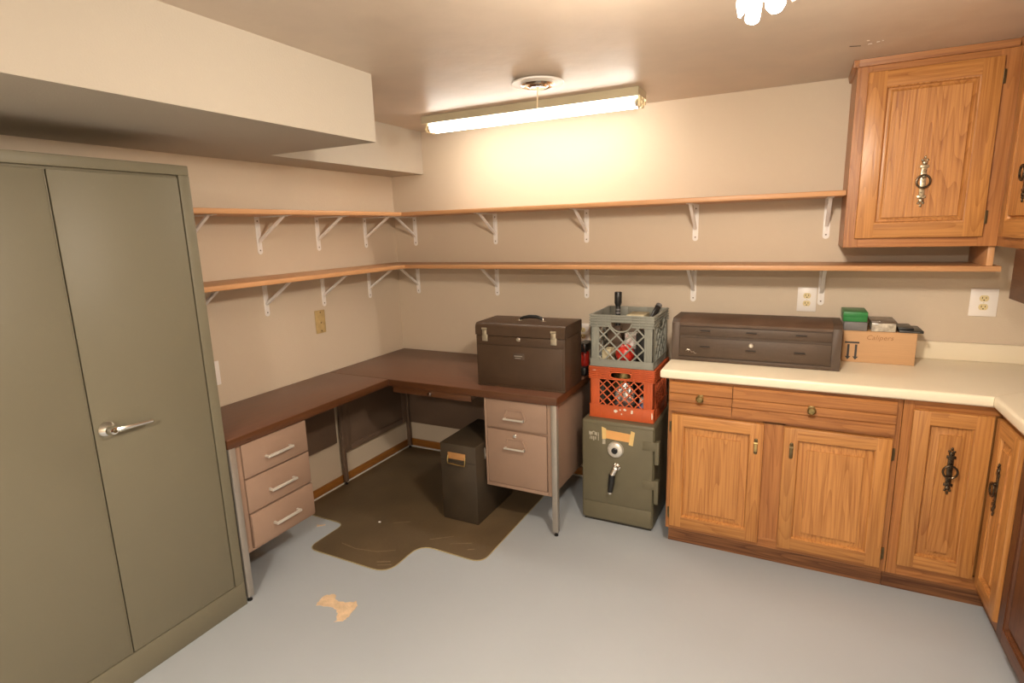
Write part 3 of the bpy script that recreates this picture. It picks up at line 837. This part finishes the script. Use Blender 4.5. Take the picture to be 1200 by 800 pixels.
def frame(root, T, pieces, ax, pre='oakf'):
    for kind, a0, a1, z0, z1 in pieces:
        MB(T).box(a0, a1, -.019, 0, z0, z1, .001, 1).build('face_'+kind, M[pre+'_z'] if kind == 'stile' else M[pre+'_'+ax], root)

FB = -.604                                    # face plane of the back run
TB = Ty(FB)
def build_base():
    x0, x1 = 2.013, 2.924
    t = thing('base_cabinet', ((x0+x1)/2, -.3, 0), 'oak base cabinet with two drawers and two doors beside the safe', 'cabinet')
    MB().box(x0, x1, FB+.019, -.002, .105, .868).build('carcass', M['oak_z'], t)
    MB().box(x0+.002, x1, FB+.070, -.05, 0, .105).build('toe_kick', M['toe_x'], t)
    frame(t, TB, [('stile', x0, x0+.040, .105, .868), ('stile', 2.420, 2.515, .150, .705), ('stile', 2.890, x1, .105, .868),
                  ('rail', x0+.040, 2.890, .846, .868), ('rail', x0+.040, 2.890, .698, .724), ('rail', x0+.040, 2.890, .105, .150)], 'x')
    def drawer(a0, a1, knob):
        z0, z1 = .716, .853
        # grooved slab front: three bands, each with a bright chamfered top edge
        zs = [z0, .7625, .8035, z1]
        prof = []
        for k in range(3):
            b, c = zs[k], zs[k+1]
            prof += [(.021, b), (.021, c-.010), (.011, c)]
        pts = [(FB-.0, z0)]+[(FB-d, z) for d, z in prof]+[(FB-.0, z1)]
        m = MB(); m.prism(pts, 'x', a0, a1, 0)
        dr = m.build('drawer', M['oakf_x'], t)
        m = MB(); m.lathe([(.0165, -.012), (.0165, -.020), (.009, -.022), (.008, -.030), (.0165, -.034), (.0175, -.042), (.012, -.048), (.011, -.046), (0, -.047)], (knob, FB, .787), 'y', 22)
        m.build('knob', M['knob_brass'], dr, label='round brass knob')
    drawer(2.020, 2.2925, 2.158); drawer(2.2955, 2.903, 2.606)
    d1 = panel_door(t, TB, 2.032, 2.430, .127, .697, 'x', 'lo', hz=(.19, .63))
    drop_pull(TB, 2.400, .592, d1, True)
    d2 = panel_door(t, TB, 2.508, 2.902, .127, .697, 'x', 'hi', hz=(.19, .63))
    drop_pull(TB, 2.541, .594, d2, False)
build_base()

FX = 3.231                                    # face plane of the right run
TXR = Tx(FX)
def build_corner():
    t = thing('corner_cabinet', (3.5, -.45, 0), 'oak corner base cabinet with two doors meeting in the inner corner', 'cabinet')
    m = MB(); m.prism([(2.926, FB+.019), (3.250, FB+.019), (3.250, -.888), (3.828, -.888), (3.828, -.002), (2.926, -.002)], 'z', .105, .868)
    m.build('carcass', M['oak_z'], t)
    m = MB(); m.prism([(2.926, FB+.070), (3.279, FB+.070), (3.279, -.888), (3.80, -.888), (3.80, -.05), (2.926, -.05)], 'z', 0, .105)
    m.build('toe_kick', M['toe_x'], t)
    frame(t, TB, [('stile', 2.926, 2.962, .105, .868), ('rail', 2.962, FX+.019, .828, .868), ('rail', 2.962, FX+.019, .105, .160)], 'x')
    frame(t, TXR, [('rail', -.888, FB+.001, .828, .868), ('rail', -.888, FB+.001, .105, .160), ('stile', -.888, -.866, .160, .828)], 'y')
    d1 = panel_door(t, TB, 2.958, 3.209, .158, .830, 'x', sw=.055, rw=.055, ins=.030)
    ring_pull(TB, 3.092, .696, .500, d1)
    d2 = panel_door(t, TXR, -.868, -.628, .148, .830, 'y', sw=.050, rw=.055, ins=.028)
    ring_pull(TXR, -.722, .690, .482, d2)
build_corner()
def build_right_base():
    t = thing('base_cabinet', (3.53, -1.64, 0), 'dark oak base cabinet at the near end of the right counter', 'cabinet')
    MB().box(FX+.019, 3.828, -2.40, -.891, .105, .868).build('carcass', M['oakd_z'], t)
    MB().box(FX+.055, 3.80, -2.398, -.891, 0, .105).build('toe_kick', M['toe_y'], t)
    frame(t, TXR, [('stile', -.930, -.891, .105, .868), ('stile', -1.43, -1.37, .105, .868), ('stile', -2.40, -2.36, .105, .868),
                   ('rail', -1.37, -.930, .828, .868), ('rail', -1.37, -.930, .105, .150), ('rail', -2.36, -1.43, .828, .868), ('rail', -2.36, -1.43, .105, .150)], 'y', 'oakd')
    for a0, a1 in ((-1.385, -.915), (-1.89, -1.415), (-2.375, -1.90)):
        d = panel_door(t, TXR, a0, a1, .135, .845, 'y', mats=('oakd', 'oakd'))
        drop_pull(TXR, a0+.03, .62, d, False)
build_right_base()

# worktop: one continuous L with a mitred joint
def build_counter():
    t = thing('countertop', (2.9, -.32, .870), 'cream L-shaped laminate countertop on the oak base cabinets', 'countertop')
    z0, z1 = .869, .913
    def front(a, b):
        if abs(a.z-b.z) > 1e-4: return False
        m_ = (a+b)/2
        if m_.y > -.05 or m_.x > 3.8: return False
        d = (b-a)
        return abs(d.x) < 1e-4 or abs(d.y) < 1e-4
    m = MB(); m.prism([(1.979, -.638), (3.1905, -.638), (3.8275, -.002), (1.979, -.002)], 'z', z0, z1, .011, 3, front)
    m.build('worktop_slab', M['counter'], t)
    m = MB(); m.prism([(3.192, -.639), (3.192, -2.41), (3.8275, -2.41), (3.8275, -.0035)], 'z', z0, z1, .011, 3, front)
    m.build('worktop_slab', M['counter'], t)
    MB().box(1.982, 3.8275, -.022, -.001, z1, .996, .004).build('backsplash', M['counter'], t)
    MB().box(3.807, 3.8275, -2.41, -.023, z1, .996, .004).build('backsplash', M['counter'], t)
build_counter()

FU = -.305
TU = Ty(FU)
def build_upper():
    x0, x1, z0, z1 = 2.688, 3.236, 1.446, 2.186
    t = thing('wall_cabinet', ((x0+x1)/2, -.15, z0), 'oak wall cabinet with one raised panel door on the back wall', 'cabinet')
    MB().box(x0, x1, FU+.019, -.001, z0, z1).build('carcass', M['oakf_z'], t)
    frame(t, TU, [('stile', x0, 2.742, z0, z1), ('stile', 3.155, 3.219, z0, z1), ('rail', 2.742, 3.155, z0, 1.495), ('rail', 2.742, 3.155, 2.145, z1)], 'x')
    m = MB(); m.prism([(FU+.01, z1-.006), (FU-.010, z1-.004), (FU-.016, H-.001), (FU+.01, H-.001)], 'x', x0-.016, 3.205); m.build('crown_strip', M['oakf_x'], t)
    m = MB(); m.prism([(x0+.004, z1-.006), (x0-.010, z1-.004), (x0-.016, H-.001), (x0+.004, H-.001)], 'y', FU-.016, -.001); m.build('crown_strip', M['oakf_y'], t)
    MB().box(x0+.005, x1, FU+.012, -.001, z1, H-.001).build('top_filler', M['oakf_x'], t)
    d = panel_door(t, TU, 2.728, 3.166, 1.484, 2.155, 'x', 'hi', sw=.066, rw=.062, ins=.018, hz=(1.560, 2.082))
    ring_pull(TU, 2.950, 1.812, 1.606, d, 'silver_brass')
build_upper()
def build_right_upper():
    z0, z1, FXU = 1.446, 2.186, 3.219
    T = Tx(FXU)
    t = thing('wall_cabinet', (3.5, -.7, z0), 'oak wall cabinet in the right corner turned toward the room', 'cabinet')
    MB().box(FXU+.019, 3.828, -1.30, -.001, z0, z1).build('carcass', M['oakf_z'], t)
    frame(t, T, [('stile', -.388, FU, z0, z1), ('stile', -1.30, -1.25, z0, z1), ('rail', -1.25, -.388, z0, 1.495), ('rail', -1.25, -.388, 2.145, z1)], 'y')
    m = MB(); m.prism([(FXU+.01, z1-.006), (FXU-.010, z1-.004), (FXU-.016, H-.001), (FXU+.01, H-.001)], 'y', -1.30, FU-.016); m.build('crown_strip', M['oakf_y'], t)
    MB().box(FXU+.012, 3.828, -1.30, -.001, z1, H-.001).build('top_filler', M['oakf_y'], t)
    for a0, a1, hp in ((-.822, -.376, -.78), (-1.27, -.834, -.87)):
        d = panel_door(t, T, a0, a1, 1.484, 2.155, 'y', sw=.060, rw=.062, ins=.012)
        ring_pull(T, (a0+a1)/2, 1.812, 1.606, d)
    t2 = thing('hanging_rack', (3.5, -.8, 1.266), 'dark wood box hanging under the right wall cabinet', 'rack')
    MB().box(3.212, 3.232, -1.25, -.556, 1.266, 1.4455, .002).build('front_board', M['oakd_y'], t2)
    MB().box(3.232, 3.55, -.576, -.556, 1.266, 1.4455, .002).build('side_board', M['oakd_x'], t2)
    MB().box(3.232, 3.55, -1.25, -1.23, 1.266, 1.4455, .002).build('side_board', M['oakd_x'], t2)
    MB().box(3.232, 3.55, -1.23, -.576, 1.266, 1.284).build('bottom_board', M['oakd_y'], t2)
build_right_upper()

# ------------------------------------------------------------------ shelves and brackets
Z1, Z2, ST, DS = 1.693, 1.365, .0235, .283
MB().box(.001, 2.6865, -DS, -.001, Z1-ST, Z1, .004).build('wall_shelf', M['shelf_x'], label='upper oak shelf along the back wall, ending at the wall cabinet', cat='shelf')
MB().box(.001, DS, -1.784, -DS-.001, Z1-ST, Z1, .004).build('wall_shelf', M['shelf_y'], label='upper oak shelf along the left wall beside the locker', cat='shelf')
sb = MB().box(.001, 3.251, -DS, -.001, Z2-ST, Z2, .004).build('wall_shelf', M['shelf_x'], label='lower oak shelf along the back wall, running under the wall cabinet', cat='shelf')
MB().box(3.200, 3.222, -DS+.004, -.002, Z2, 1.4455, .002).build('support_board', M['shelf_z'], sb)
MB().box(.001, DS, -1.784, -DS-.001, Z2-ST, Z2, .004).build('wall_shelf', M['shelf_y'], label='lower oak shelf along the left wall above the desk return', cat='shelf')

br = thing('shelf_bracket', (0, 0, 0), 'x', 'bracket', 'shelf brackets')
m = MB(); m.prism([(-.0145, 0)]+[(-.0145*math.cos(math.pi*k/10), -.178-.0145*math.sin(math.pi*k/10)) for k in range(11)]+[(.0145, 0)], 'y', -.003, 0)
m.box(-.0045, .0045, -.006, -.003, -.155, -.03, .001); m.build('upright', M['bracket'], br)
MB().box(-.0140, .0140, -.240, 0, -.003, 0, .001).box(-.004, .004, -.225, -.01, -.006, -.003, .001).build('arm', M['bracket'], br)
m = MB(); m.prism([(-.003, -.135), (-.003, -.120), (-.188, -.003), (-.206, -.003)], 'x', -.0080, .0080, .001, 1); m.build('brace', M['bracket'], br)
for z in (-.022, -.172):
    MB().lathe([(.0038, 0), (.0038, -.0012), (0, -.0016)], (0, -.0031, z), 'y', 10).build('screw', M['modesty'], br)
km = kid_map()
order = ['nearest the room corner', 'second from the room corner', 'third from the room corner', 'fourth from the room corner', 'fifth from the room corner']
first = True
for zz, row in ((Z1, 'upper'), (Z2, 'lower')):
    for k, x in enumerate((.170, .792, 1.400, 2.015, 2.632)):
        b = br if first else copy_tree(br, km)
        first = False
        b.location = (x, 0, zz-ST-.0003)
        b['label'] = 'white metal bracket under the %s back wall shelf, %s' % (row, order[k])
    for k, y in enumerate((-.312, -.722, -1.132, -1.542)):
        b = copy_tree(br, km)
        b.location = (0, y, zz-ST-.0003); b.rotation_euler.z = math.pi/2
        b['label'] = 'white metal bracket under the %s left wall shelf, %s' % (row, order[k])

# ------------------------------------------------------------------ wall plates
def outlet(cx, zc, w, h, label):
    t = thing('wall_outlet', (cx, 0, zc), label, 'outlet', 'duplex outlets on the back wall')
    MB().box(cx-w/2, cx+w/2, -.006, -.0002, zc-h/2, zc+h/2, .002).build('cover_plate', M['plate'], t)
    for s in (1, -1):
        z = zc+s*.0195
        m = MB()
        pts = []
        for k in range(20):
            a = 2*math.pi*k/20
            pts.append((cx+.0172*math.cos(a), z+max(-.0135, min(.0135, .0172*math.sin(a)))))
        m.prism(pts, 'y', -.0085, -.0055); f = m.build('socket_face', M['ivory'], t)
        m = MB().box(cx-.0080, cx-.0055, -.0090, -.0083, z-.002, z+.007).box(cx+.0055, cx+.0080, -.0090, -.0083, z-.001, z+.006)
        m.cyl((cx, -.0090, z-.008), (cx, -.0083, z-.008), .0028, n=10)
        m.build('slot', M['dark'], f)
    MB().lathe([(.003, 0), (.003, -.001), (0, -.0012)], (cx, -.006, zc), 'y', 10).build('screw', M['steel'], t)
outlet(2.570, 1.176, .086, .122, 'white outlet plate above the long tool chest, beside a shelf bracket')
outlet(3.275, 1.182, .100, .124, 'white outlet plate above the backsplash near the right corner')
outlet(1.375, .936, .078, .118, 'white outlet plate half hidden behind the tool chest on the desk')
t = thing('wall_plate', (0, -.768, 1.062), 'old tan cover plate with screws on the left wall above the desk', 'wall plate')
MB().box(.0002, .007, -.808, -.731, .994, 1.131, .004, 3).build('cover_plate', M['oldplate'], t)
for z in (1.118, 1.056, 1.008): MB().lathe([(.0045, 0), (.0045, .0015), (0, .002)], (.007, -.768, z), 'x', 10).build('screw', M['brass_dark'], t)
t = thing('light_switch', (0, -1.474, .917), 'white switch plate on the left wall beside the locker', 'light switch')
MB().box(.0002, .007, -1.530, -1.452, .858, .978, .003).build('cover_plate', M['plate'], t)
MB().box(.006, .016, -1.496, -1.486, .906, .926, .002).build('toggle', M['plate'], t)

# ------------------------------------------------------------------ long riser chest on the counter
def build_riser():
    x0, x1, y0, y1, z0, z1 = 1.986, 2.709, -.426, -.205, .9135, 1.117
    t = thing('tool_chest', ((x0+x1)/2, (y0+y1)/2, z0), 'long low brown tool chest with two wide drawers on the counter', 'tool chest')
    prof = [(y0+.006, z0), (y0+.006, 1.098), (y0+.034, z1), (y1, z1), (y1, z0)]
    m = MB(); m.prism(prof, 'x', x0+.004, x1-.004); m.build('body', M['chest2'], t)
    for a, b in ((x0, x0+.036), (x1-.036, x1)):
        m = MB(); m.prism([(y0, z0), (y0, 1.099), (y0+.032, z1+.002), (y1, z1+.002), (y1, z0)], 'x', a, b, .0008, 1); m.build('end_frame', M['chest2'], t)
    m = MB(); m.prism([(y0+.0, 1.087), (y0, 1.099), (y0+.032, z1+.002), (y1, z1+.002), (y1, 1.10), (y0+.05, 1.10)], 'x', x0+.036, x1-.036); m.build('top', M['chest_top'], t)
    MB().box(x0+.036, x1-.036, y0, y0+.008, z0, .931, .001).build('bottom_rail', M['chest2'], t)
    def drawer(z0_, z1_, pulls, lock=None):
        d = MB().box(x0+.038, x1-.038, y0-.001, y0+.008, z0_, z1_, .0015).build('drawer', M['chest2'], t)
        for px, pz in pulls:
            m = MB().box(px-.022, px+.022, y0-.0020, y0-.0008, pz+.002, pz+.010, .0005)
            m.build('pull_slot', M['dark'], d)
            m = MB(); m.prism([(y0-.001, pz-.003), (y0-.006, pz+.000), (y0-.006, pz+.0025), (y0-.001, pz+.003)], 'x', px-.024, px+.024); m.build('pull_lip', M['chest_top'], d)
        return d
    drawer(1.041, 1.081, ((2.142, 1.058), (2.346, 1.058), (2.551, 1.058)))
    d = drawer(.937, 1.028, ((2.142, .980), (2.346, .974), (2.549, .978)))
    MB().lathe([(.011, 0), (.011, -.005), (.007, -.008), (0, -.008)], (2.346, y0-.001, 1.006), 'y', 18).build('lock', M['steel'], d)
    # worn silver script badge: an illegible flourish
    m = MB()
    m.tube([(2.055, y0-.002, .962), (2.062, y0-.002, .970), (2.066, y0-.002, .960), (2.074, y0-.002, .966), (2.082, y0-.002, .957), (2.092, y0-.002, .960), (2.096, y0-.002, .952), (2.104, y0-.002, .953)], .0016, 5)
    m.tube([(2.060, y0-.002, .970), (2.072, y0-.002, .968)], .0022, 5)
    m.build('script_badge', M['steel'], d)
build_riser()

# ------------------------------------------------------------------ cardboard box and what lies on it
def build_carton():
    x0, x1, y0, y1, z0, z1 = 2.7285, 3.012, -.206, -.030, .9135, 1.0605
    t = thing('cardboard_box', ((x0+x1)/2, (y0+y1)/2, z0), 'brown cardboard box with two black down arrows on the counter', 'box')
    MB().box(x0, x1, y0, y1, z0, z1-.004, .002).build('body', M['card'], t)
    MB().box(x0, x1, y0, (y0+y1)/2-.001, z1-.004, z1, .001).build('flap', M['card'], t)
    MB().box(x0, x1, (y0+y1)/2+.001, y1, z1-.004, z1, .001).build('flap', M['card'], t)
    yy0, yy1 = y0-.0008, y0-.0001
    m = MB(); m.box(2.737, 2.795, yy0, yy1, 1.002, 1.010)
    for cx in (2.7525, 2.783):
        m.box(cx-.0045, cx+.0045, yy0, yy1, .938, .997)
        m.prism([(cx-.0115, .940), (cx+.0115, .940), (cx, .9245)], 'y', yy0, yy1)
    m.build('arrow_print', M['ink'], t)
    cu = bpy.data.curves.new('box_lettering', 'FONT'); cu.body = 'Calipers'; cu.size = .030; cu.shear = .25; cu.extrude = .0002
    cu.align_x = 'CENTER'; cu.space_character = 1.05
    cu.materials.append(M['pencil'])
    tmp = bpy.data.objects.new('lettering_curve', cu)
    o = bpy.data.objects.new('box_lettering', bpy.data.meshes.new_from_object(tmp)); COL.objects.link(o)
    bpy.data.objects.remove(tmp)
    o.parent = t; o.location = Vector((2.872, y0-.0004, 1.0235))-WLOC[t]; o.rotation_euler = (math.pi/2, math.radians(-.5), 0)
build_carton()
zt = 1.061
t = thing('gauge_box', (2.775, -.12, zt), 'small grey box at the left on the cardboard box', 'box')
MB().box(2.727, 2.820, -.204, -.045, zt, zt+.041, .003).build('body', M['grey'], t)
MB().box(2.728, 2.819, -.2045, -.046, zt+.036, zt+.0405, .001).build('lid', M['grey'], t)
t = thing('green_box', (2.772, -.12, zt+.0415), 'small glossy green box stacked on the grey box', 'box')
MB().box(2.722, 2.818, -.204, -.042, zt+.0415, zt+.078, .003).build('body', M['green'], t)
MB().box(2.721, 2.819, -.205, -.041, zt+.062, zt+.087, .003).build('lid', M['green'], t)
t = thing('clear_box', (2.88, -.12, zt), 'clear fronted plastic box with a brown lid on the cardboard box', 'box')
MB().box(2.836, 2.931, -.205, -.048, zt, zt+.040, .004).build('body', M['clear_white'], t)
MB().box(2.833, 2.933, -.206, -.046, zt+.040, zt+.047, .002).build('lid', M['lid_brown'], t)
t = thing('black_folder', (2.985, -.12, zt), 'flat black case at the right end on the cardboard box', 'case')
MB().box(2.942, 3.034, -.206, -.05, zt, zt+.011, .002).build('body', M['black'], t)
MB().box(2.940, 3.000, -.19, -.055, zt+.011, zt+.020, .002).build('lid', M['black'], t)
MB().box(2.945, 3.020, -.2075, -.2055, zt+.0045, zt+.006).build('seam', M['grey'], t)

# ------------------------------------------------------------------ ceiling fixtures
def build_fluorescent():
    t = thing('fluorescent_light', (1.18, -.335, H), 'two-tube fluorescent strip light on the ceiling near the back wall', 'ceiling light')
    x0, x1 = .555, 1.797
    m = MB(); m.prism([(-.404, H-.0002), (-.407, H-.041), (-.403, H-.041), (-.400, H-.034), (-.254, H-.034), (-.251, H-.041), (-.247, H-.041), (-.250, H-.0002)], 'x', x0, x1); m.build('housing', M['light_housing'], t)
    for y in (-.350, -.304):
        m = MB(); m.cyl((x0+.028, y, H-.0600), (x1-.028, y, H-.0600), .019, n=16)
        tb = m.build('tube', M['tube'], t, label='glowing tube')
        for x, s in ((x0+.028, -1), (x1-.028, 1)):
            m = MB().cyl((x, y, H-.0600), (x+s*.012, y, H-.0600), .0185, n=16); m.build('tube_cap', M['steel'], tb)
    for x, s in ((x0, 1), (x1, -1)):
        for y in (-.350, -.304):
            m = MB().box(min(x, x+s*.014), max(x, x+s*.014), y-.015, y+.015, H-.081, H-.035, .003)
            m.cyl((x-s*.010, y, H-.0600), (x+s*.002, y, H-.0600), .010, n=12)
            m.build('lamp_holder', M['socket'], t)
build_fluorescent()
def build_plate():
    c = (1.438, -.762, H)
    t = thing('ceiling_plate', c, 'round white ceiling plate with chrome rings and a pull cord', 'ceiling fixture')
    MB().lathe([(.075, 0), (.112, -.008), (.118, -.013), (.115, -.017), (.106, -.017), (.060, -.012), (0, -.012)], c, 'z', 40).build('dish', M['white'], t)
    MB().lathe([(.070, -.012), (.074, -.020), (.066, -.026), (.054, -.020), (.050, -.014)], c, 'z', 36).build('chrome_ring', M['chrome'], t)
    MB().lathe([(.044, -.012), (.047, -.026), (.036, -.034), (.020, -.032), (0, -.034)], c, 'z', 32).build('chrome_ring', M['chrome'], t)
    m = MB(); m.cyl((c[0], c[1], H-.030), (c[0]-.004, c[1], 2.092), .0028, n=8); m.build('pull_cord', M['cord'], t)
build_plate()
def build_cluster():
    cx, cy = 2.425, -1.90
    t = thing('ceiling_lamp', (cx, cy, H), 'ceiling lamp with a cluster of small glowing glass shades', 'ceiling light')
    MB().lathe([(.07, 0), (.07, -.012), (.05, -.030), (.018, -.040), (.016, -.075), (.028, -.085), (.028, -.105), (0, -.11)], (cx, cy, H), 'z', 28).build('canopy', M['brass'], t)
    hub = Vector((cx, cy, H-.092))
    # tip position, tip radius, end shape
    tips = [((2.366, -1.790, 1.998), .013, 'cone'), ((2.388, -1.752, 1.996), .018, 'flat'), ((2.436, -1.768, 2.000), .024, 'round'), ((2.470, -1.802, 2.008), .012, 'cone'),
            ((2.505, -1.880, 2.000), .022, 'round'), ((2.470, -1.985, 2.000), .018, 'flat'), ((2.400, -2.000, 2.000), .022, 'round'), ((2.345, -1.930, 2.000), .016, 'flat')]
    for p2, rad, end in tips:
        p2 = Vector(p2); d = p2-hub; d.z = 0; d.normalize()
        p0 = hub+d*.018; p1 = hub+d*.050+Vector((0, 0, -.004))
        arm = MB().cyl(p0, p1, .006, n=8).build('lamp_arm', M['brass'], t)
        ax = (p2-p1).normalized(); u = ax.orthogonal().normalized(); w = ax.cross(u); L = (p2-p1).length
        prof = {'cone': [(.010, 0), (.019, .2), (.019, .5), (.012, .85), (.003, 1.0)],
                'flat': [(.010, 0), (.014, .15), (.015, .6), (rad*.85, .97), (rad*.7, 1.0)],
                'round': [(.010, 0), (.014, .15), (.018, .5), (rad*.9, .72), (rad*.8, .9), (rad*.45, .98), (.003, 1.0)]}[end]
        m = MB(); rings = [[m.bm.verts.new(p1+ax*(h*L)+u*(r*math.cos(2*math.pi*k/16))+w*(r*math.sin(2*math.pi*k/16))) for k in range(16)] for r, h in prof]
        for A, Bq in zip(rings, rings[1:]):
            for k in range(16):
                f = m.bm.faces.new((A[k], A[(k+1) % 16], Bq[(k+1) % 16], Bq[k])); f.smooth = True
        m.bm.faces.new(rings[0]); m.bm.faces.new(rings[-1])
        m.build('glass_shade', M['shade'], arm, label='glowing glass shade')
    li = bpy.data.lights.new('lamp_light', 'POINT'); li.energy = CLUSTER_WATTS; li.color = (1.0, .87, .72); li.shadow_soft_size = .07
    lo = bpy.data.objects.new('lamp_light', li); COL.objects.link(lo); lo.location = (cx, cy, 1.97)
build_cluster()
# assumed ceiling light behind the camera: unseen, added without a fixture
li = bpy.data.lights.new('unseen_room_light', 'AREA'); li.energy = ROOM_WATTS; li.color = (1.0, .89, .76); li.shape = 'DISK'; li.size = .35
lo = bpy.data.objects.new('unseen_room_light', li); COL.objects.link(lo); lo.location = (2.3, -4.3, H-.08)
